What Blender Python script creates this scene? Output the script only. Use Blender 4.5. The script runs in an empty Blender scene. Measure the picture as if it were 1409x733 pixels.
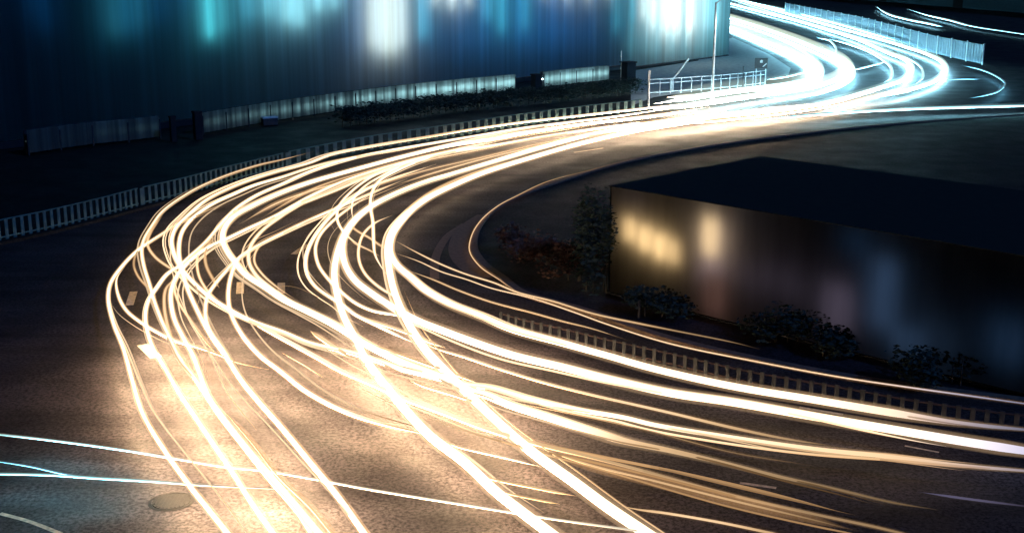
import bpy, bmesh, math, random
from mathutils import Vector, Matrix
random.seed(7)
S = bpy.context.scene
C = S.collection

# ------------------------------------------------------------------ camera
F, CX, CY, H, YH = 1700.0, 704.5, 366.5, 12.0, -60.0
PITCH = math.atan((CY - YH) / F)
cam = bpy.data.objects.new('camera', bpy.data.cameras.new('camera'))
C.objects.link(cam)
cam.location = (0, 0, H)
cam.rotation_euler = (math.pi / 2 - PITCH, 0, 0)
cam.data.sensor_fit = 'HORIZONTAL'
cam.data.sensor_width = 36
cam.data.lens = 36 * F / 1409
cam.data.clip_end = 3000
S.camera = cam

# ------------------------------------------------------------------ night sky, added blue fill sun, exposure
W = bpy.data.worlds.new('World'); S.world = W; W.use_nodes = True
nt = W.node_tree; nt.nodes.clear()
sky = nt.nodes.new('ShaderNodeTexSky'); sky.sky_type = 'NISHITA'; sky.sun_disc = False
sky.sun_elevation = math.radians(-4); sky.sun_rotation = math.radians(200)
bg = nt.nodes.new('ShaderNodeBackground'); bg.inputs['Strength'].default_value = 0.11
wo = nt.nodes.new('ShaderNodeOutputWorld')
nt.links.new(sky.outputs[0], bg.inputs['Color']); nt.links.new(bg.outputs[0], wo.inputs['Surface'])
sl = bpy.data.lights.new('blue_fill_sun', 'SUN'); sl.energy = .85; sl.angle = math.radians(0.5); sl.color = (.10, .33, 1)  # no moon in view; sun lamp added to tint the shadows blue
so = bpy.data.objects.new('blue_fill_sun', sl); C.objects.link(so)
so.rotation_euler = (math.radians(55), 0, math.radians(50)); so.location = (0, 0, 60)
S.view_settings.view_transform = 'Standard'; S.view_settings.look = 'None'
S.view_settings.gamma = 1; S.view_settings.exposure = 0.0
S.cycles.transparent_max_bounces = 64
S.cycles.max_bounces = 6
S.cycles.sample_clamp_indirect = 4
S.cycles.volume_bounces = 0

# ------------------------------------------------------------------ projection helpers (photo pixel -> place on the ground)
cp, sp = math.cos(PITCH), math.sin(PITCH)
def ray(px, py):
    a = (px - CX) / F; b = -(py - CY) / F
    return Vector((a, cp + b * sp, -sp + b * cp))
def at(px, py, z=0.0):
    d = ray(px, py); t = (z - H) / d.z
    return Vector((0, 0, H)) + d * t
def on_plane(px, py, p0, n):
    d = ray(px, py); o = Vector((0, 0, H))
    t = (Vector(p0) - o).dot(n) / d.dot(n)
    return o + d * t
def spline(pts, step=5.0):
    """Catmull-Rom through points of any dimension; step in units of the first two."""
    P = [Vector(p) for p in pts]
    P = [P[0] * 2 - P[1]] + P + [P[-1] * 2 - P[-2]]
    out = []
    for i in range(1, len(P) - 2):
        p0, p1, p2, p3 = P[i - 1], P[i], P[i + 1], P[i + 2]
        d1 = max((p1 - p0).length, 1e-3) ** .5; d2 = max((p2 - p1).length, 1e-3) ** .5; d3 = max((p3 - p2).length, 1e-3) ** .5
        m1 = (p2 - p1) + d2 * ((p1 - p0) / d1 - (p2 - p0) / (d1 + d2)) if True else p2 - p1
        m1 = d2 * d2 * 0 * p1 + (p2 - p1) + d2 * 0 * p1 if d1 == 0 else ((p1 - p0) / d1 - (p2 - p0) / (d1 + d2) + (p2 - p1) / d2) * d2
        m2 = ((p2 - p1) / d2 - (p3 - p1) / (d2 + d3) + (p3 - p2) / d3) * d2
        n = max(2, int((p2 - p1).length / step))
        for k in range(n):
            t = k / n; t2 = t * t; t3 = t2 * t
            out.append((2*t3 - 3*t2 + 1) * p1 + (t3 - 2*t2 + t) * m1 + (-2*t3 + 3*t2) * p2 + (t3 - t2) * m2)
    out.append(P[-2].copy())
    return out
def smooth(a, b, x):
    t = min(1, max(0, (x - a) / (b - a))); return t * t * (3 - 2 * t)
def resample(pts, d):
    """points every d metres along a polyline, with directions"""
    out = []; acc = 0.0; nxt = 0.0
    for a, b in zip(pts, pts[1:]):
        L = (b - a).length
        while nxt <= acc + L and L > 0:
            out.append((a + (b - a) * ((nxt - acc) / L), (b - a).normalized())); nxt += d
        acc += L
    return out

# ------------------------------------------------------------------ materials
def mat(name):
    m = bpy.data.materials.new(name); m.use_nodes = True
    return m, m.node_tree, m.node_tree.nodes['Principled BSDF']
def plain(name, col, rough=.6, metal=0.0, var=.25, scale=3.0, bump=.1):
    m, t, b = mat(name)
    tc = t.nodes.new('ShaderNodeTexCoord'); n = t.nodes.new('ShaderNodeTexNoise')
    n.inputs['Scale'].default_value = scale; n.inputs['Detail'].default_value = 6
    t.links.new(tc.outputs['Object'], n.inputs['Vector'])
    r = t.nodes.new('ShaderNodeValToRGB')
    r.color_ramp.elements[0].position = .3; r.color_ramp.elements[1].position = .7
    r.color_ramp.elements[0].color = [c * (1 - var) for c in col] + [1]
    r.color_ramp.elements[1].color = [min(1, c * (1 + var)) for c in col] + [1]
    t.links.new(n.outputs['Fac'], r.inputs['Fac']); t.links.new(r.outputs['Color'], b.inputs['Base Color'])
    b.inputs['Roughness'].default_value = rough; b.inputs['Metallic'].default_value = metal
    if bump:
        bp = t.nodes.new('ShaderNodeBump'); bp.inputs['Strength'].default_value = bump
        t.links.new(n.outputs['Fac'], bp.inputs['Height']); t.links.new(bp.outputs['Normal'], b.inputs['Normal'])
    return m
def asphalt(name, base, streak=True):
    m, t, b = mat(name); N = t.nodes; Lk = t.links
    tc = N.new('ShaderNodeTexCoord')
    def noise(scale, detail, vec=None, rough=.55):
        n = N.new('ShaderNodeTexNoise'); n.inputs['Scale'].default_value = scale
        n.inputs['Detail'].default_value = detail; n.inputs['Roughness'].default_value = rough
        Lk.new(vec or tc.outputs['Object'], n.inputs['Vector']); return n.outputs['Fac']
    def ramp(f, p0, p1, c0, c1):
        r = N.new('ShaderNodeValToRGB'); e = r.color_ramp.elements
        e[0].position = p0; e[1].position = p1; e[0].color = (c0,)*3 + (1,); e[1].color = (c1,)*3 + (1,)
        Lk.new(f, r.inputs['Fac']); return r.outputs['Color']
    def mul(a, c):
        x = N.new('ShaderNodeMix'); x.data_type = 'RGBA'; x.blend_type = 'MULTIPLY'; x.inputs[0].default_value = 1
        Lk.new(a, x.inputs[6]); Lk.new(c, x.inputs[7]); return x.outputs[2]
    mp = N.new('ShaderNodeMapping'); mp.inputs['Scale'].default_value = (.12, 1.1, 1); mp.inputs['Rotation'].default_value = (0, 0, math.radians(-8))
    Lk.new(tc.outputs['Object'], mp.inputs['Vector'])
    grain = ramp(noise(10, 5, rough=.75), .40, .58, .15, 1.8)
    patch = ramp(noise(.35, 5), .38, .6, .72, 1.12)
    strk = ramp(noise(1.0, 5, mp.outputs['Vector']), .38, .6, .68, 1.15)
    rgb = N.new('ShaderNodeRGB'); rgb.outputs[0].default_value = base + (1,)
    c = mul(mul(rgb.outputs[0], grain), patch)
    if streak: c = mul(c, strk)
    Lk.new(c, b.inputs['Base Color'])
    rr = ramp(noise(.5, 4), .35, .65, .6, .8); Lk.new(rr, b.inputs['Roughness'])
    bp = N.new('ShaderNodeBump'); bp.inputs['Strength'].default_value = .35; bp.inputs['Distance'].default_value = .02
    b.inputs['Specular IOR Level'].default_value = .22
    Lk.new(noise(30, 3), bp.inputs['Height']); Lk.new(bp.outputs['Normal'], b.inputs['Normal'])
    return m
def emission(name, col, s):
    m = bpy.data.materials.new(name); m.use_nodes = True; t = m.node_tree; t.nodes.clear()
    e = t.nodes.new('ShaderNodeEmission'); e.inputs[0].default_value = tuple(col) + (1,); e.inputs[1].default_value = s
    o = t.nodes.new('ShaderNodeOutputMaterial'); t.links.new(e.outputs[0], o.inputs['Surface'])
    return m
def frosted(name, col, tfac=.8, lo=.7, sc=(1.3, 1.3, 1.3), df=.3):
    m = bpy.data.materials.new(name); m.use_nodes = True; t = m.node_tree; t.nodes.clear()
    a = t.nodes.new('ShaderNodeBsdfTranslucent'); a.inputs[0].default_value = tuple(col) + (1,)
    d = t.nodes.new('ShaderNodeBsdfDiffuse'); d.inputs[0].default_value = (col[0]*df, col[1]*df, col[2]*df, 1)
    mx = t.nodes.new('ShaderNodeMixShader'); mx.inputs[0].default_value = 1 - tfac
    tc = t.nodes.new('ShaderNodeTexCoord'); n = t.nodes.new('ShaderNodeTexNoise'); n.inputs['Scale'].default_value = 1; n.inputs['Detail'].default_value = 4
    mp = t.nodes.new('ShaderNodeMapping'); mp.inputs['Scale'].default_value = sc; t.links.new(tc.outputs['Object'], mp.inputs['Vector'])
    r = t.nodes.new('ShaderNodeValToRGB'); r.color_ramp.elements[0].color = [c * lo for c in col] + [1]; r.color_ramp.elements[1].color = list(col) + [1]
    r.color_ramp.elements[0].position = .35; r.color_ramp.elements[1].position = .65
    t.links.new(mp.outputs[0], n.inputs['Vector']); t.links.new(n.outputs['Fac'], r.inputs['Fac']); t.links.new(r.outputs['Color'], a.inputs[0])
    t.links.new(a.outputs[0], mx.inputs[1]); t.links.new(d.outputs[0], mx.inputs[2])
    o = t.nodes.new('ShaderNodeOutputMaterial'); t.links.new(mx.outputs[0], o.inputs['Surface'])
    return m
M = dict(
    road=asphalt('road_asphalt', (.047, .039, .043)),
    ground=asphalt('dark_ground', (.014, .013, .014), False),
    kerb=plain('kerb_stone', (.20, .13, .10), .8, scale=6),
    paint=plain('worn_road_paint', (.62, .50, .36), .7, var=.4, scale=7),
    rail=plain('blue_toned_railing', (.075, .17, .165), .5),  # bluish toning put into the railing colour
    white=plain('white_metal', (.75, .78, .78), .45),
    dark=plain('dark_metal', (.03, .035, .045), .5),
    wall=plain('rendered_wall', (.20, .14, .13), .85),
    blackwall=plain('dark_cladding', (.008, .010, .016), .9),
    roof=plain('bitumen_roof', (.010, .013, .012), .95),
    column=plain('pale_concrete', (.38, .38, .42), .8),
    panel=plain('hoarding_sheet', (.07, .12, .17), .5),
    pale=frosted('translucent_hoarding', (.75, .85, .85), .8, .35, (2.2, 2.2, .05)),
    glass=frosted('frosted_glass', (.42, .82, .95), .985, .74, (1.3, 1, .03), .05),
    smokeglass=frosted('smoked_frosted_glass', (.75, .75, .75), .985, .8, (1.5, 1, .3), .08),
    inner=plain('blue_interior_wall', (.012, .03, .08), .8),
    lit_ground=plain('lit_ground_pale', (.30, .31, .31), .75, scale=2),
    navy_block=plain('navy_tone_cladding', (.05, .10, .15), .8),
    maroon_leaf=plain('maroon_glow_leaf', (.15, .07, .055), .6, var=.5, scale=9),  # maroon glow put into the leaf colour of added shrubs
    verge=asphalt('brown_lit_verge', (.034, .022, .027), False),
    barrier=plain('rusty_barrier_paint', (.07, .045, .045), .8),
    leaf=plain('hedge_leaf', (.022, .042, .036), .95, var=.5, scale=9),
    twig=plain('hedge_stem', (.05, .04, .03), .8),
    iron=plain('cast_iron', (.020, .019, .019), .95, .0, scale=20),
)
# light trail: own strength per stretch, warm-to-cool toning put into its colour by place
tm = bpy.data.materials.new('light_trail'); tm.use_nodes = True; t = tm.node_tree; t.nodes.clear()
_a = t.nodes.new('ShaderNodeAttribute'); _a.attribute_name = 'lamp'; _e = t.nodes.new('ShaderNodeEmission'); _o = t.nodes.new('ShaderNodeOutputMaterial')
t.links.new(_a.outputs['Color'], _e.inputs[0]); t.links.new(_e.outputs[0], _o.inputs['Surface'])
gm = bpy.data.materials.new('trail_bloom_halo'); gm.use_nodes = True; t = gm.node_tree; t.nodes.clear()  # self-lit volume round each trail, imitating lens bloom
_i = t.nodes.new('ShaderNodeObjectInfo'); _e = t.nodes.new('ShaderNodeEmission'); _o = t.nodes.new('ShaderNodeOutputMaterial')
t.links.new(_i.outputs['Color'], _e.inputs[0]); _e.inputs[1].default_value = 1; t.links.new(_e.outputs[0], _o.inputs['Volume'])

# ------------------------------------------------------------------ object helpers
def link(name, bm, m, parent=None, smooth_=False):
    me = bpy.data.meshes.new(name); bm.to_mesh(me); bm.free()
    if smooth_:
        for p in me.polygons: p.use_smooth = True
    o = bpy.data.objects.new(name, me); C.objects.link(o)
    if m: me.materials.append(m)
    if parent: o.parent = parent
    return o
def tag(o, label, cat, group=None):
    o['label'] = label; o['category'] = cat
    if group: o['group'] = group
    return o
def thing(name, label, cat, loc=(0, 0, 0), rz=0, group=None):
    o = bpy.data.objects.new(name, None); C.objects.link(o); o.location = loc; o.rotation_euler.z = rz
    return tag(o, label, cat, group)
def structure(name, bm, m):
    o = link(name, bm, m); o['kind'] = 'structure'; return o
def box(bm, c, s, rz=0.0, bevel=0.0, rx=0.0, ry=0.0):
    r = bmesh.ops.create_cube(bm, size=1)
    v = r['verts']
    bmesh.ops.scale(bm, vec=s, verts=v)
    if bevel:
        e = list({e for x in v for e in x.link_edges})
        g = bmesh.ops.bevel(bm, geom=e, offset=bevel, segments=2, affect='EDGES', profile=.5)
        v = list({x for f in g['faces'] for x in f.verts} | {x for x in v if x.is_valid})
    mt = Matrix.Translation(c) @ Matrix.Rotation(rz, 4, 'Z') @ Matrix.Rotation(ry, 4, 'Y') @ Matrix.Rotation(rx, 4, 'X')
    bmesh.ops.transform(bm, matrix=mt, verts=v)
def cyl(bm, c, r, h, seg=16, r2=None):
    bmesh.ops.create_cone(bm, cap_ends=True, segments=seg, radius1=r, radius2=r if r2 is None else r2, depth=h, matrix=Matrix.Translation((c[0], c[1], c[2] + h / 2)))
def tube(bm, path, rad, seg=8, cols=None, lay=None, underglow=None, thr=None):
    rings = []
    n = len(path)
    for i, p in enumerate(path):
        d = (path[min(i + 1, n - 1)] - path[max(i - 1, 0)]).normalized()
        s = d.cross(Vector((0, 0, 1)))
        s = s.normalized() if s.length > 1e-4 else Vector((1, 0, 0))
        u = s.cross(d)
        r = rad[i] if isinstance(rad, list) else rad
        ring = [bm.verts.new(p + s * r * math.cos(a) + u * r * math.sin(a)) for a in [2 * math.pi * k / seg for k in range(seg)]]
        if lay is not None:
            for k, v in enumerate(ring):
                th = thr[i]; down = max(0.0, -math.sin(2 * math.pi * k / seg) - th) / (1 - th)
                v[lay] = Vector([c * (1 + (underglow[i] * w - 1) * down) for c, w in zip(cols[i][:3], (1, .87, .72) if cols[i][0] > cols[i][2] else (.6, .92, 1))] + [1])
        rings.append(ring)
    for A, B in zip(rings, rings[1:]):
        for k in range(seg):
            bm.faces.new((A[k], B[k], B[(k + 1) % seg], A[(k + 1) % seg]))
    bm.faces.new(rings[0][::-1]); bm.faces.new(rings[-1])
    bmesh.ops.recalc_face_normals(bm, faces=bm.faces[:])
def ribbon(bm, path, w0, w1, z0, z1=None):
    """flat (z1 None) or kerb-like strip between sideways offsets w0..w1 along a ground path"""
    prev = None
    n = len(path)
    for i, p in enumerate(path):
        d = (path[min(i + 1, n - 1)] - path[max(i - 1, 0)]); d.z = 0; d.normalize()
        s = Vector((d.y, -d.x, 0))
        a = p + s * w0; b = p + s * w1
        if z1 is None:
            row = [bm.verts.new((a.x, a.y, z0)), bm.verts.new((b.x, b.y, z0))]
        else:
            row = [bm.verts.new((a.x, a.y, z0)), bm.verts.new((a.x, a.y, z1)), bm.verts.new((b.x, b.y, z1)), bm.verts.new((b.x, b.y, z0))]
        if prev:
            for k in range(len(row) - 1):
                bm.faces.new((prev[k], prev[k + 1], row[k + 1], row[k]))
        prev = row
def gpath(px, step=6, z=0.0):
    return [at(p.x, p.y, z) for p in spline(px, step)]

# ------------------------------------------------------------------ ground and road
bm = bmesh.new()
bmesh.ops.create_grid(bm, x_segments=8, y_segments=8, size=1500, matrix=Matrix.Translation((0, 700, -.06)))
structure('ground', bm, M['ground'])
outer = [(-60, 352), (0, 338), (100, 315), (200, 288), (300, 262), (400, 236), (500, 215), (600, 199), (700, 182), (800, 169), (890, 158), (980, 146), (1060, 132), (1095, 116)]
inner = [(712, 404), (689, 386), (662, 366), (649, 346), (650, 324), (662, 303), (684, 284), (712, 270), (770, 250), (850, 226), (950, 206), (1060, 190), (1200, 174), (1409, 158), (1560, 150)]
bm = bmesh.new()
vs = [(-70, 12, 0), (70, 12, 0)]
edge_r = [(1650, 600), (1409, 560), (1150, 522), (920, 472), (800, 432)] + inner
pp = [at(*p) for p in edge_r] + [at(1700, 60), at(1500, 20), at(1300, -20), at(1000, -30), at(960, -10), at(960, 30), at(1010, 60), at(1070, 85)] + [at(*p) for p in reversed(outer)]
bm.faces.new([bm.verts.new((p.x, p.y, 0)) for p in [Vector((-45, 8, 0)), Vector((45, 8, 0))] + pp])
bmesh.ops.triangulate(bm, faces=bm.faces[:])
structure('road', bm, M['road'])
ip = gpath([(1500, 568), (1409, 556), (1150, 520), (920, 470), (800, 430)] + inner[:-1])
bm = bmesh.new(); ribbon(bm, ip, -.05, .28, -.05, .12); structure('kerb', bm, M['kerb'])
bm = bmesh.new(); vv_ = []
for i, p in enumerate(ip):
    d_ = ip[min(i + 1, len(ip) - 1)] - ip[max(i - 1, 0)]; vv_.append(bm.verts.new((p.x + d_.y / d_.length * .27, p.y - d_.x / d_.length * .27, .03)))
bm.faces.new(vv_); bmesh.ops.triangulate(bm, faces=bm.faces[:]); structure('verge', bm, M['verge'])  # brown of the lit ground is put into the verge colour
op = gpath(outer)
bm = bmesh.new(); ribbon(bm, op, -.35, 0, -.05, .13); structure('kerb', bm, M['ground'])
# two pale gutter bands inside the bend
for pts, w in (([(668, 296), (645, 312), (632, 332), (632, 350), (644, 366), (668, 382)], .42), ([(640, 308), (616, 325), (603, 345), (598, 362), (598, 384)], .18)):
    bm = bmesh.new(); ribbon(bm, gpath(pts, 3), -w, w, .004 if w > .3 else .010); structure('gutter_band', bm, M['kerb'])
def dash(pts, w, m='paint'):
    bm = bmesh.new(); ribbon(bm, gpath(pts, 4), -w, w, .005); structure('lane_marking', bm, M[m])
for a, b, w in (((404, 350), (424, 336), .14), ((387, 404), (387, 389), .14), ((330, 404), (331, 388), .14), ((178, 420), (184, 401), .14), ((196, 474), (215, 492), .18),
                ((1018, 664), (1068, 671), .06), ((1034, 562), (1090, 570), .05), ((1100, 560), (1160, 570), .06), ((1245, 613), (1292, 622), .04)):
    dash([a, ((a[0] + b[0]) / 2, (a[1] + b[1]) / 2), b], w)
dash([(0, 706), (40, 717), (84, 734)], .06)
dash([(790, 210), (830, 204)], .05)
dash([(1140, 154), (1205, 151), (1271, 147), (1409, 142)], .16)

# ------------------------------------------------------------------ light trails
WARM = (1.0, .78, .53)
CREAM = (1.0, .86, .66)
COOL = (.50, .86, 1.0)
TEAL = (.35, .75, 1.0)
BLUE = (.30, .50, 1.0)
def mixc(a, b, f): return tuple(x + (y - x) * f for x, y in zip(a, b))
def trail(label, pts, dia=.16, L=8.0, col=None, glow=1.0, z=.65, cat='light trail', gr=1.8, underglow_k=1.0, nstr=None):
    P3 = [(p[0], p[1], (p[2] if len(p) > 2 else 1.0) * 60) for p in pts]
    # a trail that leaves the view runs on along the road well past it
    out_ = [not (-2 < p[0] < 1411 and p[1] < 734) for p in (P3[0], P3[-1])]
    sm = spline(P3, 4.5)
    path, cols, rad, underglow, thr = [], [], [], [], []
    L = L * .25 if L > 2 else L
    isfar = at(pts[len(pts) // 2][0], pts[len(pts) // 2][1]).y > 95
    dia *= .8 if isfar else (.72 if dia > .25 else .59)
    if isfar and L > .9:
        gr = -gr if gr < 0 else 2.3; glow *= .6
    acc = [0, 0, 0]; wsum = 0
    for v in sm:
        q = at(v.x, v.y, z); i = max(0.0, v.z / 60)
        far = smooth(84, 122, q.y)
        c = (mixc(col, CREAM, smooth(120, 330, v.x)) if v.y > 560 and v.x < 1000 else col) if col else mixc(mixc(WARM, CREAM, smooth(60, 76, q.y)), COOL, far)
        if not col and far < 1: c = mixc(c, (1.0, .60, .28), (1 - far) * .8 * (1 - smooth(.5, 1.9, L * i)))
        if not col and q.y < 45: c = mixc(c, BLUE, .7 * smooth(8.5, 13.5, q.x))
        e = tuple(x * max(L * i, min(L, .75) * (.3 + .7 * min(1, 2 * i)) if q.x < 3 and q.y < 45 and not col else 0) for x in c)
        path.append(q); cols.append(e + (1,)); rad.append(dia / 2 * max(.06, min(1, i * 1.7) ** .8))
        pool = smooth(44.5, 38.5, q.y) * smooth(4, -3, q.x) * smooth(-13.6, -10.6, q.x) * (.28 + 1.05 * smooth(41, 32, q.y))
        # undersides glow stronger by region, added to light pools on the road
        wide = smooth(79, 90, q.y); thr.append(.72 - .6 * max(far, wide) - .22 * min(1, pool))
        underglow.append(1 + underglow_k * (1.5 + 46 * pool * min(1.6, .15 / dia) + 26 * smooth(69, 88, q.y) * (1 - far) + 34 * wide * (1 - far) + 62 * far))
        for k in range(3): acc[k] += c[k] * i
        wsum += i
    for side in (0, 1):
        if out_[side]:
            a, b = (path[0], path[1]) if side == 0 else (path[-1], path[-2]); d = (a - b).normalized(); k = -side
            for m_ in range(1, 9):
                q = a + d * (m_ * 2.6)
                if q.y < 3: break
                for arr, v in ((path, q), (cols, cols[k]), (rad, rad[k]), (underglow, underglow[k]), (thr, thr[k])): arr.insert(0, v) if side == 0 else arr.append(v)
    nn = len(path); kt = max(4, min(14, nn // 4))
    rad = [r * max(.05, smooth(0, 1, min(1, 1 if out_[0] else (j + .5) / kt, 1 if out_[1] else (nn - j - .5) / kt))) for j, r in enumerate(rad)]
    bm = bmesh.new(); lay = bm.verts.layers.float_color.new('lamp')
    tube(bm, path, rad, 8, cols, lay, underglow, thr)
    o = link('light_trail', bm, tm, None, True)
    tag(o, label, cat, 'light trails of passing traffic')
    if nstr is None: nstr = 2 if (L > 1.2 and not col and not isfar and len(path) > 40) else 0
    for k in range(nstr):
        off = random.choice((-1, 1)) * random.uniform(.16, .5); ph = random.uniform(0, 6.28); fr = random.uniform(.015, .05); n = len(path)
        i0 = int(n * random.uniform(0, .25)); i1 = int(n * random.uniform(.7, 1))
        dim = random.choice((.6, .8, 1.0, 1.4)) / L * 1.2; sp2, sc2 = [], []
        for j in range(i0, i1):
            d = path[min(j + 1, n - 1)] - path[max(j - 1, 0)]; sd = Vector((d.y, -d.x, 0)).normalized()
            sp2.append(path[j] + sd * off * (.55 + .6 * math.sin(j * fr + ph))); e = min(1, (j - i0) / 12, (i1 - 1 - j) / 12)
            sc2.append(tuple(c * dim * w for c, w in zip(cols[j][:3], (1, .9, .8))) + (1,))
        bm = bmesh.new(); lay = bm.verts.layers.float_color.new('lamp')
        m2 = len(sp2); rs_ = random.uniform(.018, .034); tube(bm, sp2, [rs_ * max(.05, min(1, j / 25, (m2 - 1 - j) / 25)) for j in range(m2)], 6, sc2, lay, [1] * m2, [.5] * m2)
        link('strand', bm, tm, o, True)
    if glow > 0:
        bm = bmesh.new()
        GR = gr
        tube(bm, path, [r * GR + .012 for r in rad], 10)
        g = link('glow', bm, gm, o, True)  # bloom halo built as a glowing volume
        cc = [a / wsum for a in acc]
        k = glow * .24 * min(L, 1.8) / 1.8 / (dia * GR)
        g.color = (cc[0] * k, cc[1] * k * .82, cc[2] * k * .62, 1)
    return o

exec_list = []
T = trail
# --- outer sweep, left
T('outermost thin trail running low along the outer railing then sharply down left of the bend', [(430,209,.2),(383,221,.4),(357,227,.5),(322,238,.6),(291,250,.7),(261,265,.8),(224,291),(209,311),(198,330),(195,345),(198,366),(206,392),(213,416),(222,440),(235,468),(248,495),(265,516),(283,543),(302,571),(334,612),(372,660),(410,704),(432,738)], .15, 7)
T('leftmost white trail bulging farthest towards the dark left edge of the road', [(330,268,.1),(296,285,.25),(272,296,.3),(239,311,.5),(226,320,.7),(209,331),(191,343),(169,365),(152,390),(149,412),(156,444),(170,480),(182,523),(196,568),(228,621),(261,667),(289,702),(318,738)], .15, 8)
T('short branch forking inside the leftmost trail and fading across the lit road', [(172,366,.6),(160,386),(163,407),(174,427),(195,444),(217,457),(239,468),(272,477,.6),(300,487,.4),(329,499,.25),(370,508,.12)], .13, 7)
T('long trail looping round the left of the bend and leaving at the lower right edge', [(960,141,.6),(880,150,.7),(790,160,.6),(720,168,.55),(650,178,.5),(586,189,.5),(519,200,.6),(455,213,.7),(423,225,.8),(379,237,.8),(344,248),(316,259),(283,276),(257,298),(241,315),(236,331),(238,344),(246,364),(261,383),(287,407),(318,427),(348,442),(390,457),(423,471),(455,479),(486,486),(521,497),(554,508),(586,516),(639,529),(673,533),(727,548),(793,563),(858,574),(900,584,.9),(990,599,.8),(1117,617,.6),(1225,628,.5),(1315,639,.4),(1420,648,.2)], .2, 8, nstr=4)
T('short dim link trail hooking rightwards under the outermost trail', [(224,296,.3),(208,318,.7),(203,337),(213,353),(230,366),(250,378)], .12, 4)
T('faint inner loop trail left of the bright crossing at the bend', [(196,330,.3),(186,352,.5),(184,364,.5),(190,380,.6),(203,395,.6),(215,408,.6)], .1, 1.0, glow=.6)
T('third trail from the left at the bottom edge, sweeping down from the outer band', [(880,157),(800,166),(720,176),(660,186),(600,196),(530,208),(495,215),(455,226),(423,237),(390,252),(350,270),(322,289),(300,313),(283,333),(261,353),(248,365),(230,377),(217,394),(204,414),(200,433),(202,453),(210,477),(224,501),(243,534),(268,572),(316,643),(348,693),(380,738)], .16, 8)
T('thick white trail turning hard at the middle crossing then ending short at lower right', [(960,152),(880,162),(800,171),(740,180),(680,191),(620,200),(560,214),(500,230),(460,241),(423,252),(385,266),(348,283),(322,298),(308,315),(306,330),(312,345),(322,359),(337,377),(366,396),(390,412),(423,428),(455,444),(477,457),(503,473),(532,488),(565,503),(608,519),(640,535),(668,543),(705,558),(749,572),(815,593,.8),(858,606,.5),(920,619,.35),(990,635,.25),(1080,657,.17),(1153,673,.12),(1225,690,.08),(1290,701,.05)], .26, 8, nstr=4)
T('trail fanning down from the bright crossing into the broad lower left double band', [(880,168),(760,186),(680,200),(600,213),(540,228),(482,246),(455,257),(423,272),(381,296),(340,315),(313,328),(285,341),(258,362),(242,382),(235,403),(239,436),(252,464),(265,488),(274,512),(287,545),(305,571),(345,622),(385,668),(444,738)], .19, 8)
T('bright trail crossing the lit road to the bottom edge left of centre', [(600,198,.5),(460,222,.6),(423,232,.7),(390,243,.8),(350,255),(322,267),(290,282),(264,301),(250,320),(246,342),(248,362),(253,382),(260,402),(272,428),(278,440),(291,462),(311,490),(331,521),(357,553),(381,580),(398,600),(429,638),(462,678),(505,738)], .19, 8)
T('thin trail dropping from the tan strands through the crossing and merging below it', [(560,246,.4),(520,262,.7),(462,287),(423,304),(390,320),(350,341),(322,362),(298,388),(285,409),(283,436),(289,455),(308,483),(330,518,.4)], .16, 7)
T('tan strand bending tightly beside the dark patch in the middle of the bend', [(720,192,.6),(600,214,.8),(538,233),(495,248),(462,262),(434,273),(410,283),(388,297),(361,317),(346,336),(342,348),(343,362),(352,378),(370,394),(395,411),(425,427,.6)], .17, 6)
T('faint double of the tan strand hugging the dark patch', [(470,280,.3),(430,300,.5),(395,318,.6),(362,334,.7),(352,346,.7),(350,360,.7),(360,376,.7),(380,394,.6),(410,414,.3)], .1, 1.6, glow=.6)
T('white trail dropping from the thick crossing and fading on the tan lit road', [(350,337,.4),(328,356),(318,379),(314,407),(318,432),(333,460),(357,488),(383,508),(420,537),(455,557),(488,571,.8),(532,584,.55),(569,593,.3),(605,602,.1)], .17, 8)
T('short curl inside the crossing left of the thick turning trail', [(300,322,.4),(286,338,.8),(282,352),(284,366),(292,382),(302,396,.5)], .13, 3)
T('slim curl beside the short one at the crossing, nearer the left', [(290,330,.4),(274,346,.8),(271,362),(274,380),(284,398),(300,412,.5)], .11, 5)
T('pale strand falling steeply through the lit patch below the crossing', [(246,378,.5),(228,398,.9),(226,420),(230,445),(238,470),(256,500),(270,525,.5)], .12, 4)
T('slanting strand below the crossing, left of the trail to the bottom edge', [(252,372,.5),(240,395),(244,412),(262,440,.9),(280,465,.6),(300,490,.3)], .1, 5)
T('soft tan band running beside the broad double band to the bottom', [(300,556,.3),(348,610,.7),(383,655),(429,700),(460,738)], .08, .9, glow=1.3, gr=4)
# --- strands of the upper band
T('upper edge strand of the pale band beside the outer railing', [(420,250,.5),(460,240,.6),(530,221,.7),(600,203,.8),(700,184),(800,170),(900,158),(980,147)], .14, 1.1, glow=.5)
T('tan strand in the upper band passing above the three crossing loops', [(360,300,.5),(400,276),(440,256),(500,237),(580,215),(660,198),(740,184),(820,172)], .07, .9, glow=1.1, gr=4)
T('broad cream strand along the middle of the upper band', [(330,308,.7),(380,280),(430,262),(500,243),(580,222),(660,206),(740,190),(820,178),(900,167),(1000,153)], .1, 1.0, glow=1.3, gr=4)
T('fine tan strand low in the upper band above the thick pair', [(470,272,.6),(520,254),(580,236),(660,217),(740,198),(820,183),(900,171)], .08, .9, glow=1.1, gr=4)
T('cream strand just above the thick pair where the band straightens', [(540,256,.5),(600,237),(680,215),(760,197),(840,182),(920,170),(1000,158),(1080,148)], .1, 1.0, glow=1.2, gr=3.5)
T('thin cream strand skimming the foot of the outer railing far off', [(560,212,.5),(620,198),(700,182),(780,169),(860,158),(940,147)], .12, 1.4, glow=.5)
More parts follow.
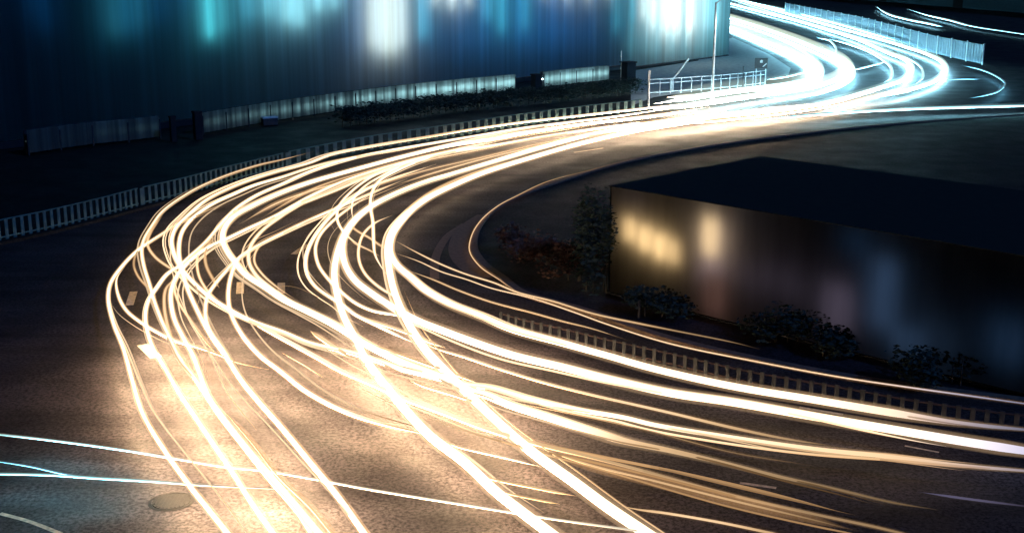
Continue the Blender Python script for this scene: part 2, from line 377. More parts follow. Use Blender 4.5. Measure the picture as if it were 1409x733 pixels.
# --- inner loops
T('outermost left loop of the inner group passing the slanted lane dash', [(600,226,.6),(540,246,.8),(500,263),(470,284),(446,308),(428,335),(421,357),(423,377),(434,394),(453,408),(471,419),(488,432),(512,444),(543,459),(575,474,.7)], .15, 7)
T('second loop of the inner group, inside the outermost one', [(520,262,.5),(484,284,.8),(458,304),(440,324),(434,342),(438,364),(451,383),(468,400),(488,416),(512,427),(543,433),(575,443,.7)], .14, 7)
T('left one of the three thin loops crossing the pale band', [(700,192,.5),(640,204,.8),(560,223),(512,243),(482,265),(466,285),(464,302),(472,318),(490,334,.7),(510,344,.5)], .13, 7)
T('middle one of the three thin loops crossing the pale band', [(640,207,.5),(580,218,.8),(535,237),(500,258),(486,275),(484,290),(487,305,.7)], .12, 7)
T('right one of the three thin loops crossing the pale band', [(700,190,.5),(640,203,.8),(590,217),(548,234),(521,250),(511,268),(510,287),(513,305),(514,330),(516,350),(524,366),(534,380,.7)], .15, 7)
T('thin line crossing under the loops towards the thick inner trail', [(478,306,.5),(492,318,.9),(508,327),(524,338,.8),(540,346,.6)], .11, 4)
T('tan line crossing under the loops, below the white one', [(480,328,.5),(492,337,.8),(506,343,.8),(522,352,.5)], .09, 1.2, glow=.5)
T('slender loop hanging between the two thick inner trails', [(540,296,.5),(514,308,.9),(500,322),(494,338),(494,358),(502,376),(518,392),(538,405),(552,412,.6)], .12, 6)
# --- the two thick pairs
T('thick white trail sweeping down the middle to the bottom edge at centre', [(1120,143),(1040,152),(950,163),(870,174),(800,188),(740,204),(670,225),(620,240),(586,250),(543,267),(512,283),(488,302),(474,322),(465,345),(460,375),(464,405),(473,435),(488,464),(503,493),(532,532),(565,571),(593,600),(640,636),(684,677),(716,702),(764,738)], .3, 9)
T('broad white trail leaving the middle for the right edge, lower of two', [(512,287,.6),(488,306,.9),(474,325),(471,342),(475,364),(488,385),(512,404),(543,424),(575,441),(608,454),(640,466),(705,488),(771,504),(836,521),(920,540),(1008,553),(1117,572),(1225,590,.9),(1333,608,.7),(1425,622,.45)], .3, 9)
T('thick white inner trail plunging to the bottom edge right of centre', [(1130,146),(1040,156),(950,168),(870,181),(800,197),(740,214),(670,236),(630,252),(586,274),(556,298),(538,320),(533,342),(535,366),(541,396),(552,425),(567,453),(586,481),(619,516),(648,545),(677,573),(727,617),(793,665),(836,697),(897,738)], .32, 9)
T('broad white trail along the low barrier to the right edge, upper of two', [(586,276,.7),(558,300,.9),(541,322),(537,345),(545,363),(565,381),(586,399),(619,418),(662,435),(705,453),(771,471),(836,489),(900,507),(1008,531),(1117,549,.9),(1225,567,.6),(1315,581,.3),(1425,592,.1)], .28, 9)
T('second strand thickening the inner trail just before the bend', [(720,217,.6),(670,232),(630,246),(590,266),(562,288),(544,312),(528,340,.8)], .2, 2.5, glow=.6)
T('dotted thin white trail just right of the inner one, to the bottom', [(556,400,.3),(578,447,.8),(600,477),(621,503),(641,525),(692,573),(732,604),(793,647),(858,695),(920,737)], .05, 3, glow=.4)
# --- inner thin trails by the kerb
T('uppermost thin tan trail leaving the bend towards the kerb line', [(540,329,.6),(575,348,.9),(608,364),(641,377),(680,389),(712,402,.9),(760,414,.8),(815,431,.7),(880,445,.6),(920,453,.4),(1010,471,.25),(1045,480,.1)], .09, 1.1, glow=.5)
T('thin pale gold trail beside the kerb running out to the right edge', [(540,347,.6),(575,359,.9),(608,374),(641,384),(675,396),(732,410),(789,429),(836,446),(920,472),(1045,498),(1153,518),(1261,534,.9),(1333,544,.6),(1425,557,.35)], .065, 1.15, glow=.5, nstr=0)
T('dim tan trail fading out before the low barrier', [(556,370,.7),(597,385,.9),(630,399),(675,415),(732,430,.7),(775,442,.5),(815,452,.35),(870,470,.15)], .1, .75, glow=.4)
T('thin gold edge line made to glow, tracing the inner kerb round the bend', [(880,217,.15),(800,237,.3),(750,251,.5),(712,269,.7),(684,284,.9),(661,304),(649,324),(646,345),(660,366),(689,386),(715,404)], .06, .95, glow=.4, z=.2)  # kerb edge line, no lamp; emission added so it shows bright
# --- lower right fan
T('tan trail between the broad lower one and the long loop, lower right', [(580,470,.5),(600,479,.8),(640,491),(684,506),(749,526),(815,543),(920,567,.9),(1008,588,.6),(1080,603,.4),(1153,614,.15)], .12, 1.1, glow=.6)
T('long tan trail in the lower right leaving by the bottom edge', [(318,427,.5),(348,443,.8),(390,466),(434,490),(466,508),(521,532),(556,548),(608,567),(670,590,.8),(745,612,.5),(815,629,.35),(880,646,.3),(1008,681,.25),(1117,706,.22),(1207,725,.2),(1260,738,.15)], .2, 6, nstr=4)
T('wide soft tan band under the long tan trail, lower right', [(730,612,.2),(815,640,.6),(900,661,.8),(1008,688,.7),(1117,714,.3),(1180,730,.15)], .08, .8, glow=2.0, gr=6)
T('short bright stroke in the tan patch left of the inner trail', [(565,524,.4),(590,533),(620,542),(642,549,.8),(665,558,.3)], .12, 4)
T('thin white stroke between the two thick trails near the bottom', [(600,600,.2),(626,613,.6),(670,624),(705,632),(745,642,.8)], .06, 1.6, glow=.5)
T('teal white trail entering from the left edge, upper of two, crossing everything', [(-12,596,.5),(60,604,.9),(130,613),(185,621),(239,630),(305,641),(370,648),(440,660),(499,671),(565,682),(640,694),(701,704),(771,715),(858,727,.7),(915,735,.5)], .07, 1.05, col=(.5,.85,.9), glow=.5)
T('teal trail entering from the left edge, lower of two, fading mid road', [(-12,651,.6),(70,653,.9),(130,657),(217,662,.8),(283,667,.5),(381,672,.25),(430,676,.1)], .08, .8, col=(.45,.85,.9), glow=.5)
T('faint teal strand joining the lower left trail from above', [(-12,633,.4),(40,641,.6),(90,652,.7),(130,657,.4)], .05, .8, col=TEAL, glow=.5)
T('thin tan trail leaving by the bottom edge right of the thick pair', [(850,694,.3),(876,700,.7),(920,706),(990,718),(1062,733,.6),(1090,739,.4)], .09, .95, glow=.5)
T('tan strand crossing behind the inner trail near the bottom', [(640,648,.3),(684,660,.8),(738,671),(793,682,.5)], .1, .75, glow=.4)
T('short tan strand below the crossing one at the bottom', [(690,676,.3),(716,682,.8),(771,693,.4)], .08, .6, glow=.4)
T('dim violet stroke alone on the dark road at the right', [(1262,676,.6),(1333,686,.7),(1420,697,.2)], .09, .28, col=(.5,.45,.75), glow=.4)
T('blunt bright stroke beside the thick centre trail', [(427,455,.5),(446,468),(466,481),(482,492,.6)], .2, 4)
T('fine dashed white stroke over the dark stain', [(388,485,.4),(415,500,.7),(445,519,.4)], .04, 1.2, glow=.4)
T('faint tan trail along the lower side of the long loop', [(700,552,.3),(793,570,.6),(900,594,.6),(1008,622,.4),(1117,640,.2)], .05, .6, glow=.7, gr=4)
T('white link between the crossing and the broad lower trail', [(372,392,.4),(410,396,.2),(300,400,.2)][:2] + [(470,428,.6)], .05, .5, glow=.3)
T('cream trail bridging the thick centre and inner trails', [(486,433,.6),(520,444),(556,456),(586,468),(612,478,.5)], .16, 4)
T('white trail tucked beneath the broad lower one at the start', [(500,470,.7),(540,484),(585,500),(625,514),(660,528,.6)], .15, 3)
# --- the far bend, cool white
T('innermost cool white hairpin of the far bend', [(930,16),(968,25),(1005,38),(1047,55),(1085,71),(1114,88),(1122,98),(1114,108),(1085,116),(1028,123),(990,128),(940,136),(900,143)], .55, 9, glow=1.6, gr=-4.5)
T('fine outer edge of the innermost far hairpin', [(1040,42),(1090,62),(1120,82),(1132,98),(1124,110),(1090,120),(1040,127)], .22, 4)
T('second cool white hairpin of the far bend', [(930,4),(968,14),(1005,25),(1047,38),(1095,55),(1133,71),(1158,84),(1166,96),(1152,108),(1124,118),(1085,125),(1028,133),(960,143),(900,151)], .5, 9, glow=1.5, gr=-4)
T('slim hairpin just outside the second far one', [(1128,64,.5),(1162,82),(1175,95),(1174,106),(1160,117),(1133,127),(1085,135),(1020,143)], .2, 5)
T('tiny arc on the far road above the second hairpin', [(1124,52,.6),(1143,57),(1150,66),(1149,77,.7)], .2, 3)
T('third cool white hairpin of the far bend, thick', [(960,-8),(1002,4),(1047,16),(1095,28),(1143,42),(1180,54),(1223,73),(1247,83),(1254,95),(1245,108),(1216,119),(1184,129),(1140,141),(1080,150)], .42, 9)
T('outermost thick cool white hairpin of the far bend', [(970,-14),(1005,-4),(1066,14),(1124,30),(1175,44),(1205,52),(1245,64),(1275,74),(1297,86),(1301,97),(1288,110),(1262,120),(1227,129),(1190,136)], .4, 9)
T('thin far hairpin between the third and the outermost', [(1190,62,.4),(1230,74,.7),(1254,83),(1268,94),(1270,106),(1258,117,.7)], .16, 4)
T('thin far hairpin inside the third thick one', [(1140,54,.8),(1168,61),(1195,71),(1214,82),(1226,93),(1227,105),(1216,114,.6)], .2, 5)
T('straight pale link between the second and third far hairpins', [(1172,97,.6),(1197,91),(1223,84,.8)], .16, 3)
T('bright upper strand of the far road by the hoarding', [(1020,0),(1080,14),(1140,29),(1200,46,.8),(1240,58,.5)], .4, 4)
T('lower cool strand closing the far bend towards the near road', [(1240,120,.4),(1200,132),(1140,146),(1080,155),(1000,164),(930,172)], .3, 4)
T('white dash lying on the far road in front of the railing', [(918,134,.8),(938,132),(962,130,.5)], .2, 4)
T('faint pale strand on the far verge before the sign', [(1055,110,.4),(1090,104,.8),(1115,97,.5)], .14, 1.2, col=COOL)
T('dim blue ring trail on the dark road at far right', [(1322,90,.3),(1350,96,.8),(1371,105),(1383,115),(1376,124),(1356,131,.6),(1330,136,.2)], .16, .35, col=TEAL, glow=.4)
T('short dim blue stroke right of the far bend', [(1300,110,.4),(1325,109,.8),(1350,109,.3)], .12, .25, col=TEAL, glow=.4)
T('bright far trail behind the hoarding, left of two', [(1205,9),(1212,14),(1223,20),(1249,27),(1275,32),(1297,37,.5)], .3, 3, col=COOL)
T('dim far trail behind the hoarding, right of two', [(1249,13),(1275,21),(1306,28,.7),(1336,36,.4),(1380,43,.3),(1420,49,.3)], .25, .8, col=COOL)
T('teal edge streak closing the near road from the right', [(1420,145,.5),(1340,147,.8),(1271,149),(1205,152),(1140,156,.7),(1080,161,.3),(1040,165,.08)], .22, .9, col=(.5,.85,.95), glow=.6)

# ------------------------------------------------------------------ roadside railings
def railing(label, pts, sp_, hgt, w):
    g = gpath(pts, 5)
    t = thing('roadside_railing', label, 'railing', g[0])
    off = g[0]
    for nm, z in (('top_rail', hgt), ('bottom_rail', .16)):
        bm = bmesh.new(); tube(bm, [p - off + Vector((0, 0, z)) for p in g[::2]], .035, 6); link(nm, bm, M['rail'], t)
    for p, d in resample(g, sp_ * 6):
        bm = bmesh.new(); box(bm, p - off + Vector((0, 0, hgt / 2 + .02)) - Vector((-d.y, d.x, 0)) * -.05, (.08, .08, hgt + .04), math.atan2(d.y, d.x), .01); link('post', bm, M['dark'], t)
    for p, d in resample(g, sp_):
        bm = bmesh.new(); box(bm, p - off + Vector((0, 0, hgt / 2)), (w, .04, hgt - .07), math.atan2(d.y, d.x))
        link('picket', bm, M['rail'], t)
    return t
railing('nearest stretch of blue grey railing beside the dark road at far left', [(-30,340),(0,332),(50,321),(100,309),(150,296),(196,283)], .40, .92, .16)
railing('middle stretch of blue grey railing where the outermost trail crosses it', [(198,282.5),(250,270),(300,256),(350,243),(395,231)], .44, .92, .18)
railing('far stretch of railing with pale trails running along its foot', [(398,230),(500,209),(600,193),(700,177),(800,163),(885,153)], .85, .92, .36)

# low barrier on the inside of the lower road
g = gpath([(690,448),(720,457),(780,471),(836,485),(920,504),(1026,529),(1153,552),(1243,569),(1320,581),(1420,594)], 5)
t = thing('low_barrier', 'low dark barrier of close posts beside the broad trail at lower right', 'barrier', g[0]); off = g[0]
for nm, z in (('top_rail', .42), ('bottom_rail', .1)):
    bm = bmesh.new(); tube(bm, [p - off + Vector((0, 0, z)) for p in g[::2]], .03, 6); link(nm, bm, M['barrier'], t)
for p, d in resample(g, .36):
    bm = bmesh.new(); box(bm, p - off + Vector((0, 0, .24)), (.13, .06, .48), math.atan2(d.y, d.x), .01); link('post', bm, M['dark'], t)

# hoarding on the far bend
g = gpath([(1080,19),(1140,33),(1180,42),(1245,62),(1282,74),(1303,79),(1352,90)], 4)
t = thing('hoarding', 'tall sheet metal hoarding round the outside of the far bend', 'hoarding', g[0]); off = g[0]
rs = resample(g, 5.0)
for (p, d), (q, _) in zip(rs, rs[1:]):
    c = (p + q) / 2 - off; dd = q - p; rz = math.atan2(dd.y, dd.x)
    bm = bmesh.new()
    n = 12
    for k in range(n):
        u = (k + .5) / n - .5
        box(bm, c + Vector((math.cos(rz), math.sin(rz), 0)) * u * dd.length + Vector((0, 0, 1.2)) + Vector((-math.sin(rz), math.cos(rz), 0)) * (.035 if k % 2 else 0), (dd.length / n * .98, .04, 2.15), rz)
    link('sheet', bm, M['panel'], t)
for p, d in rs:
    bm = bmesh.new(); box(bm, p - off + Vector((0, 0, 1.2)), (.14, .14, 2.4), math.atan2(d.y, d.x), .01); link('post', bm, M['white'], t)

# pale hoarding behind the outer railing, in two runs
def pale_fence(label, pts, lum):
    g = gpath(pts, 5); bd_ = (g[-1] - g[0]).normalized(); t = thing('panel_fence', label, 'fence', g[0]); off = g[0]
    rs = resample(g, 2.4)
    for (p, d), (q, _) in zip(rs, rs[1:]):
        c = (p + q) / 2 - off; dd = q - p; rz = math.atan2(dd.y, dd.x)
        bm = bmesh.new()
        for k in range(5):
            u = (k + .5) / 5 - .5
            box(bm, c + Vector((math.cos(rz), math.sin(rz), 0)) * u * dd.length + Vector((0, 0, .86)), (dd.length / 5 * .985, .03, 1.4 + .02 * (k % 2)), rz)
        link('panel', bm, M['pale'], t)
    nb = Vector((bd_.y, -bd_.x, 0)); nb = nb if nb.y > 0 else -nb
    m = len(rs) - 1
    for k in range(m):
        p, q = rs[k][0], rs[k + 1][0]; c = (p + q) / 2 - off; dd = q - p; rz = math.atan2(dd.y, dd.x)
        l = lum[0] + (lum[1] - lum[0]) * (k / max(1, m - 1)) ** 1.5
        bm = bmesh.new(); tube(bm, [p - off + nb * .28 + Vector((0, 0, .85)), q - off + nb * .28 + Vector((0, 0, .85))], .06, 8)
        link('lamp', bm, emission('added_fence_tube', (.62, .95, 1.0), l), t)  # tubes added behind the panels to brighten them
        bm = bmesh.new(); box(bm, c + nb * .46 + Vector((0, 0, .78)), (dd.length * .995, .04, 1.5), rz); link('light_stop_board', bm, M['blackwall'], t)  # board added to keep the tubes' light off the facade
    for p, d in rs:
        bm = bmesh.new(); box(bm, p - off + Vector((0, 0, .67)), (.1, .1, 1.34), math.atan2(d.y, d.x), .01); link('post', bm, M['dark'], t)
pale_fence('dim translucent panel fence in the dark at far left', [(40,214),(120,202),(180,196),(236,189)], (.02, .22))
pale_fence('long pale translucent panel fence behind the outer railing', [(280,186),(370,170),(460,156),(560,142),(640,133),(728,124)], (.9, 20.0))
pale_fence('short brightest translucent panel fence before the dark pillar', [(748,122),(790,117),(848,111)], (20.0, 26.0))
def pillar(label, px, py, w, h):
    p = at(px, py); t = thing('gate_pillar', label, 'pillar', p)
    bm = bmesh.new(); box(bm, (0, 0, h / 2), (w, w, h), .6, .03); link('shaft', bm, M['blackwall'], t)
    bm = bmesh.new(); box(bm, (0, 0, h + .06), (w * 1.15, w * 1.15, .12), .6, .02); link('cap', bm, M['blackwall'], t)
    return t
pillar('black pillar between the dim fence and a loose panel, leftmost', 239, 195, .36, 1.6)
pillar('black pillar where the long pale fence begins', 273, 192, .5, 1.8)
pillar('black pillar in the gap of the pale fence', 738, 124, .75, 1.35)
pl = pillar('tall black pillar at the right end of the pale fence', 864, 111, 1.1, 1.75)
bm = bmesh.new(); cyl(bm, (-.7, 0, 0), .04, 2.9, 8); link('aerial', bm, M['white'], pl)
# utility cabinet
p = at(371, 172); t = thing('utility_cabinet', 'small dark cabinet with a white lid in front of the pale fence', 'cabinet', p)
bm = bmesh.new(); box(bm, (0, 0, .25), (1.1, .6, .5), .5, .03); link('body', bm, M['dark'], t)
bm = bmesh.new(); box(bm, (0, 0, .56), (1.16, .66, .1), .5, .02); link('lid', bm, M['white'], t)

# clipped hedges between the two fences
def hedge(label, a, b, h=1.25, w=2.2):
    A, B = at(*a), at(*b); d = B - A; L = d.length; rz = math.atan2(d.y, d.x)
    t = thing('hedge', label, 'hedge', A, rz)
    bm = bmesh.new()
    for k in range(int(L / .8) + 1): cyl(bm, (k * .8, random.uniform(-.2, .2), -.05), .03, h * .8, 5)
    link('stem', bm, M['twig'], t)
    bm = bmesh.new()
    for k in range(int(L * 420)):
        x = random.uniform(0, L); y = random.gauss(0, w * .28); z = h * (.12 + .9 * random.random() ** .7) + .12 * math.sin(x * 2.3) + random.gauss(0, .06)
        s = random.uniform(.07, .17)
        m = Matrix.Translation((x, y, max(.06, z))) @ Matrix.Rotation(random.uniform(0, 6.28), 4, 'Z') @ Matrix.Rotation(random.uniform(-1.2, 1.2), 4, 'X')
        q = [m @ Vector(v) for v in ((-s, 0, 0), (0, -s * .5, 0), (s, 0, 0), (0, s * .5, 0))]
        bm.faces.new([bm.verts.new(v) for v in q])
    link('foliage', bm, M['leaf'], t)
hedge('long dark hedge below the left part of the pale fence', (470,174), (590,158))
hedge('dark hedge below the brightest stretch of pale fence', (594,157), (712,144))
hedge('dark hedge running to the right end of the outer railing', (716,144), (800,137))
hedge('short dark hedge by the tall black pillar', (804,136), (878,128))

# ------------------------------------------------------------------ glazed buildings behind the outer side
B0, B1 = at(280, 186), at(846, 108)
bd = (B1 - B0).normalized(); bn = Vector((bd.y, -bd.x, 0))          # bn looks towards the road
if bn.y > 0: bn = -bn
bo = B0 - bn * 5.0
brz = math.atan2(bd.y, bd.x)
def s_of(px, py=60): return (on_plane(px, py, bo, bn) - bo).dot(bd)
def z_of(px, py): return on_plane(px, py, bo, bn).z
def glazed(label, px0, px1, lamps, hgt=15.0, depth=9.0, base=.5, ends=(0, 0)):
    s0, s1 = s_of(px0), s_of(px1); Lw = s1 - s0
    t = thing('glazed_building', label, 'building', bo + bd * s0, brz)
    # local x along the frontage, local y back from the road
    bm = bmesh.new()
    vv = [bm.verts.new(v) for v in ((0, 0, base), (Lw, 0, base), (Lw, 0, hgt - .4), (0, 0, hgt - .4))]
    bm.faces.new(vv); link('facade_glass', bm, M['glass'], t)
    bm = bmesh.new(); box(bm, (Lw / 2, .05, base / 2 - .03), (Lw - .01, .34, base - .06), 0, .02); link('plinth', bm, M['blackwall'], t)
    for x in [v for v, e in zip((.06, Lw - .06), ends) if e]:
        bm = bmesh.new(); box(bm, (x, depth / 2 + .02, hgt / 2), (.12, depth, hgt - .02), 0); link('side_wall', bm, M['inner'], t)
    bm = bmesh.new(); box(bm, (Lw / 2, depth - .1, hgt / 2), (Lw - .02, .2, hgt - .02)); link('rear_wall', bm, M['inner'], t)
    bm = bmesh.new(); box(bm, (Lw / 2, depth / 2, hgt + .15), (Lw + .1, depth + .3, .3), 0, .03); link('roof', bm, M['roof'], t)
    bm = bmesh.new()
    box(bm, (Lw / 2, -.055, hgt - .38), (Lw - .1, .08, .07)); link('window_frame', bm, M['dark'], t)
    for px, yb, L, col, r, back in lamps:
        s = s_of(px) - s0; z0 = max(base + .6, z_of(px, yb))
        if not .3 < s < Lw - .3: continue
        bm = bmesh.new(); cyl(bm, (s, back, z0), r, hgt - .8 - z0, 10); link('lamp', bm, emission('lamp_tube', col, L), t)
    return t
BL, TL, WH = (.012, .24, .68), (.10, .46, .56), (1.75, 1.12, .93)
def base_glow(a, b, L, yb, n):
    return [(a + (b - a) * (k + .5) / n, yb, L * .6 * random.uniform(.2, 1.7), BL, .12, 1.8) for k in range(n)]
glazed('darkest glazed building at far left with faint blue lit strips', -150, 238, [(65, 45, .5, BL, .12, 1.0), (52, 20, .5, BL, .1, 1.2), (160, 52, 1.3, TL, .14, .9), (178, 45, 1.3, (.05,.45,.8), .14, 1.0), (196, 40, .8, TL, .12, 1.0), (222, 30, .8, BL, .12, 1.0)] + base_glow(130, 236, .06, 50, 4), ends=(1, 0))
glazed('glazed building with a teal lit strip and pale lights along its top', 238, 480, [(290, 52, 4.5, (.2,.85,.85), .13, .6), (310, 45, 2.0, (.2,.75,.8), .13, .8), (262, 10, .7, BL, .12, 1), (345, 28, 3, (.2,.7,.85), .14, 1), (372, 24, 4, (.45,.85,.9), .15, 1), (398, 32, 5, (.7,.95,.95), .15, .8), (414, 36, 5, (.7,.95,.95), .15, .8), (440, 14, 5, (.7,.95,.95), .15, .8), (462, 12, 5, (.7,.95,.95), .15, .8)] + base_glow(240, 478, .8, 62, 8))
glazed('glazed building with one broad white column of light', 480, 704, [(514, 66, 2.6, WH, .2, .9), (526, 74, 3.6, WH, .2, .9), (540, 74, 3.6, WH, .2, .9), (552, 64, 2.6, WH, .2, .9), (582, 52, 5, TL, .15, .9), (600, 6, 4, WH, .15, .8), (622, 8, 5, WH, .18, .8), (645, 6, 4, WH, .16, .8), (672, 26, 4.5, TL, .15, 1), (690, 44, 5, TL, .15, 1)] + base_glow(482, 702, 3.4, 70, 9))
glazed('deep blue glazed building with a pale strip at its top', 704, 860, [(722, 40, 4, TL, .14, 1), (752, -4, 4, WH, .15, .9), (780, -1, 5, WH, .15, .9), (808, -1, 5, WH, .15, .9), (836, -4, 4, WH, .15, .9), (848, 44, 3.5, TL, .14, 1)] + base_glow(706, 858, 3.8, 66, 8))
glazed('brightest glazed building at the corner of the far road', 860, 1003, [(872, 30, 3, TL, .15, .9), (884, 25, 3.0, WH, .18, .8), (898, 38, 9.0, WH, .22, 1.4), (914, 46, 10.0, WH, .22, 1.4), (930, 48, 10.0, WH, .22, 1.4), (946, 46, 10.0, WH, .22, 1.4), (960, 42, 8.0, WH, .22, 1.4), (974, 40, 5.0, (.7,.95,.95), .22, 1.4), (986, 40, 4.0, (.6,.9,.9), .22, 1.4), (996, 40, 3.0, (.5,.85,.9), .22, 1.4)] + [(870 + k * 18, 74, 2.2, (.25,.8,.9), .13, 1.2) for k in range(8)] + [(900 + k * 22, 97, 1.2, (.55,.95,1), .13, 1.0) for k in range(5)], ends=(0, 1), base=.15)

# ------------------------------------------------------------------ things at the corner of the far road
bm = bmesh.new()
bm.faces.new([bm.verts.new((p.x, p.y, .006)) for p in [at(*q) for q in ((868,146),(900,134),(990,121),(1050,113),(1085,103),(1088,94),(1060,76),(1008,52),(985,60),(960,84),(868,98))]])
bmesh.ops.triangulate(bm, faces=bm.faces[:]); structure('lit_ground_patch', bm, M['lit_ground'])  # paler colour painted where the corner ground is brightly lit
g = gpath([(893,131),(950,127),(1000,123),(1052,117)], 4)
t = thing('guard_railing', 'white guard railing at the corner by the far road', 'railing', g[0]); off = g[0]
for z in (1.35, 1.0, .2):
    bm = bmesh.new(); tube(bm, [p - off + Vector((0, 0, z)) for p in g], .045, 6); link('rail', bm, M['white'], t)
for p, d in resample(g, 1.2):
    bm = bmesh.new(); cyl(bm, p - off, .05, 1.4, 8); link('post', bm, M['white'], t)
def pole(name, label, cat, px, py, h, r, m, cap=True):
    t = thing(name, label, cat, at(px, py))
    bm = bmesh.new(); cyl(bm, (0, 0, 0), r, h, 12, r * .75); link('shaft', bm, m, t)
    bm = bmesh.new(); cyl(bm, (0, 0, 0), r * 2.2, .18, 12, r * 1.4); link('base', bm, m, t)
    if cap: bm = bmesh.new(); bmesh.ops.create_uvsphere(bm, u_segments=10, v_segments=6, radius=r * 1.1, matrix=Matrix.Translation((0, 0, h))); link('cap', bm, m, t)
    return t
sl_ = pole('lamp_pole', 'tall pale pole with an added lamp head in front of the brightest building corner', 'street lamp', 980, 137, 8.2, .11, M['white'], False)
bm = bmesh.new(); tube(bm, [Vector((0, 0, 8.1)), Vector((.5, 0, 8.5)), Vector((1.3, 0, 8.6))], .05, 8); link('arm', bm, M['white'], sl_)
bm = bmesh.new(); box(bm, (1.6, 0, 8.6), (.8, .3, .14), 0, .04); hd = link('added_lamp_head', bm, M['white'], sl_)  # head and lens are additions to the plain pole
bm = bmesh.new(); box(bm, (1.6, 0, 8.515), (.6, .22, .02)); link('lens', bm, emission('added_lamp_lens', (.75, .95, 1), 30), hd)
ld = bpy.data.lights.new('added_ground_spot', 'SPOT'); ld.energy = 6500; ld.color = (.85, .97, 1.0); ld.spot_size = math.radians(118); ld.spot_blend = 1.0; ld.shadow_soft_size = .2  # wide spot added to brighten the corner ground
lo_ = bpy.data.objects.new('added_ground_spot', ld); C.objects.link(lo_); lo_.parent = sl_; lo_.location = (1.6, 0, 8.45)
pole('street_post', 'short pale post at the left end of the white guard railing', 'post', 892, 150, 3.0, .10, M['white'])
pole('street_post', 'thin dark post between the tall pale pole and the sign', 'post', 1022, 122, 2.0, .08, M['dark'])
t = thing('road_sign', 'square black sign with a small white mark on two short legs', 'sign', at(1046, 117), -.15)
bm = bmesh.new(); box(bm, (0, 0, 2.05), (1.2, .1, 1.0), 0, .02); link('board', bm, M['dark'], t)
for x in (-.45, .45):
    bm = bmesh.new(); cyl(bm, (x, .02, 0), .06, 1.56, 8); link('leg', bm, M['white'], t)
bm = bmesh.new()
for q in ([(-.1, .05), (.12, .05), (.16, .28), (0, .34), (-.13, .22)], [(.12, -.3), (.5, .05), (.5, -.08), (.22, -.34)]):
    bm.faces.new([bm.verts.new((x, -.053, 2.05 + z)) for x, z in q])
link('mark', bm, M['white'], t)
p = at(924, 125); t = thing('boom_barrier', 'raised white barrier arm slanting up behind the guard railing', 'barrier', p)
bm = bmesh.new(); box(bm, (0, 0, .5), (.35, .35, 1.0), 0, .03); link('housing', bm, M['white'], t)
bm = bmesh.new(); tube(bm, [Vector((0, -.2, 1.0)), Vector((.7, -.2, 1.9)), Vector((1.45, -.2, 2.95))], .07, 8); link('arm', bm, M['white'], t)

# added dark blue block beyond the far bend, giving the navy tone
a, b = at(1030, -12), at(1560, 30); dd = b - a; rz = math.atan2(dd.y, dd.x)
t = thing('navy_block', 'added long dark blue block beyond the hoarding of the far bend', 'building', a, rz)
bm = bmesh.new(); box(bm, (dd.length / 2, 6, 7), (dd.length, 12, 14)); link('wall', bm, M['navy_block'], t)
bm = bmesh.new(); box(bm, (dd.length / 2, 6, 14.2), (dd.length + .6, 12.6, .4), 0, .05); link('roof', bm, M['roof'], t)
for k in range(5):
    bm = bmesh.new(); box(bm, (dd.length * (.12 + .19 * k), -.03, 2.2), (4.5, .1, 4.4), 0, .02); link('roller_door', bm, M['blackwall'], t)

# ------------------------------------------------------------------ low building inside the bend
A, Bp = at(836, 404), at(1560, 583)
d = (Bp - A); Lw = d.length; d.normalize(); rz = math.atan2(d.y, d.x)
nrm = Vector((d.y, -d.x, 0)); nrm = -nrm if nrm.y > 0 else nrm
def sx(px, py=400): return (on_plane(px, py, A, nrm) - A).dot(d)
def sz(px, py): return on_plane(px, py, A, nrm).z
hb, dep = 4.0, 9.5
t = thing('low_building', 'low dark building inside the bend with a smoked glass front and two warm lit windows', 'building', A, rz)
bm = bmesh.new(); bm.faces.new([bm.verts.new(v) for v in ((.1, 0, .1), (Lw - .1, 0, .1), (Lw - .1, 0, hb), (.1, 0, hb))]); link('glass_front', bm, M['smokeglass'], t)
bm = bmesh.new(); box(bm, (Lw / 2, .06, .04), (Lw, .3, .1)); link('plinth', bm, M['blackwall'], t)
for x in (.05, Lw - .05):
    bm = bmesh.new(); box(bm, (x, dep / 2 + .02, hb / 2), (.1, dep, hb - .02)); link('side_wall', bm, M['blackwall'], t)
bm = bmesh.new(); box(bm, (Lw / 2, dep, hb / 2), (Lw - .24, .2, hb - .02)); link('rear_wall', bm, M['blackwall'], t)
bm = bmesh.new(); box(bm, (Lw / 2, dep / 2, hb + .012), (Lw + .02, dep + .1, .02))
link('roof', bm, M['roof'], t)
AMB = (1, .66, .30); BRN = (.62, .30, .24); VIO = (.42, .34, .50); SLT = (.12, .24, .48)  # brown, violet and slate lamps are added, standing in for blurred pillars
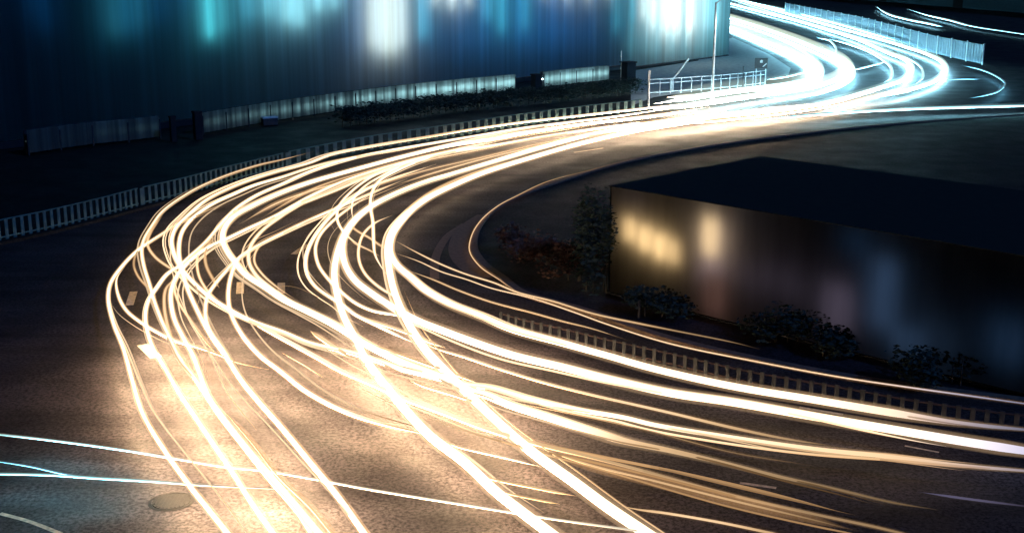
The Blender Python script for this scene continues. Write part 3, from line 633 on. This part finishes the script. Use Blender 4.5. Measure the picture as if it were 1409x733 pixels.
for px, py, w, h, L, col, back in ((866, 316, .55, .8, 2.1, AMB, .32), (888, 328, .55, .9, 2.3, AMB, .32), (910, 339, .55, .9, 2.3, AMB, .32), (928, 347, .4, .8, 1.7, AMB, .32),
        (978, 326, .6, 1.25, 2.3, (1, .7, .38), .4), (980, 345, .9, 2.2, .5, (.7, .5, .6), .5), (982, 425, .9, 1.5, .22, BRN, .4),
        (1060, 385, 2.6, .8, .14, VIO, .8), (1152, 425, .8, 1.6, .34, VIO, .5), (1215, 405, .9, 2.2, .34, SLT, .5), (1246, 470, .9, .9, .24, SLT, .4), (1290, 470, 1.4, 1.1, .14, SLT, .8), (1386, 470, 1.0, 1.3, .22, (.08, .2, .45), .6),
        (1000, 250, 3, .5, .08, SLT, 1.2), (1180, 290, .8, .8, .16, (.04, .16, .4), .6), (872, 280, .8, .5, .2, (.5, .4, .6), .9)):
    q = on_plane(px, py, A, nrm); x = (q - A).dot(d)
    bm = bmesh.new(); box(bm, (min(Lw - .7, max(.6, x)), back, min(hb - h / 2 - .05, max(h / 2 + .15, q.z))), (w, .06, h), 0, .02); link('lamp', bm, emission('window_and_smudge_lamp', col, L), t)
# shrubs round the low building
def shrub(label, px, py, w, h, m, n=900):
    t = thing('shrub', label, 'shrub', at(px, py))
    for k in range(4):
        bm = bmesh.new(); cyl(bm, (random.uniform(-.3, .3) * w, random.uniform(-.2, .2) * w, -.03), .025, h * .7, 5); link('stem', bm, M['twig'], t)
    bm = bmesh.new()
    lobes = [(random.uniform(-.4, .4) * w, random.uniform(-.3, .3) * w, h * random.uniform(.3, .75), random.uniform(.25, .42)) for _ in range(7)]
    for k in range(n):
        lx, ly, lz, lr = random.choice(lobes)
        v = Vector((random.gauss(0, 1), random.gauss(0, 1), random.gauss(0, 1))).normalized() * random.random() ** .4
        p = Vector((lx + v.x * lr * w, ly + v.y * lr * w, max(.05, lz + v.z * lr * h)))
        sz = random.uniform(.05, .12)
        mm = Matrix.Translation(p) @ Matrix.Rotation(random.uniform(0, 6.28), 4, 'Z') @ Matrix.Rotation(random.uniform(-1.3, 1.3), 4, 'X')
        bm.faces.new([bm.verts.new(mm @ Vector(q)) for q in ((-sz, 0, 0), (0, -sz * .55, 0), (sz, 0, 0), (0, sz * .55, 0))])
    link('foliage', bm, m, t)
for lab, px, py, w, h, m in (
    ('added reddish shrub nearest the gold kerb line at the tip of the verge', 712, 352, 2.0, 1.3, 'maroon_leaf'), ('added broad reddish shrub second from the tip of the verge', 752, 368, 2.4, 1.5, 'maroon_leaf'),
    ('added reddish shrub just left of the warm lit window', 796, 384, 2.2, 1.6, 'maroon_leaf'), ('tall dark shrub hiding the left corner of the low building', 822, 404, 1.5, 4.4, 'leaf'),
    ('dark low shrub below the warm windows', 900, 436, 2.0, 1.0, 'leaf'), ('dark shrub between the warm windows and the violet glow', 1075, 470, 2.2, 1.3, 'leaf'),
    ('small dark shrub under the violet glow', 1140, 492, 1.5, .9, 'leaf'), ('dark shrub in front of the blue glow near the right', 1290, 528, 2.3, 1.2, 'leaf')):
    shrub(lab, px, py, w, h, M[m], 2600 if h > 4 else 1100)

# ------------------------------------------------------------------ manhole on the lit road
p = at(236, 690); t = thing('manhole_cover', 'round iron manhole cover on the lit road at lower left', 'manhole cover', p + Vector((0, 0, .004)))
bm = bmesh.new(); cyl(bm, (0, 0, 0), .42, .02, 32)
for k in range(-4, 5): box(bm, (k * .085, 0, .024), (.035, 2 * math.sqrt(.38 ** 2 - (k * .085) ** 2), .012))
link('lid', bm, M['iron'], t)
bm = bmesh.new()
for k in range(32):
    a0, a1 = 2 * math.pi * k / 32, 2 * math.pi * (k + 1) / 32
    q = [(r * math.cos(a), r * math.sin(a), z) for a, r, z in ((a0, .45, .024), (a0, .52, .006), (a1, .52, .006), (a1, .45, .024))]
    bm.faces.new([bm.verts.new(v) for v in q])
link('rim', bm, M['iron'], t)
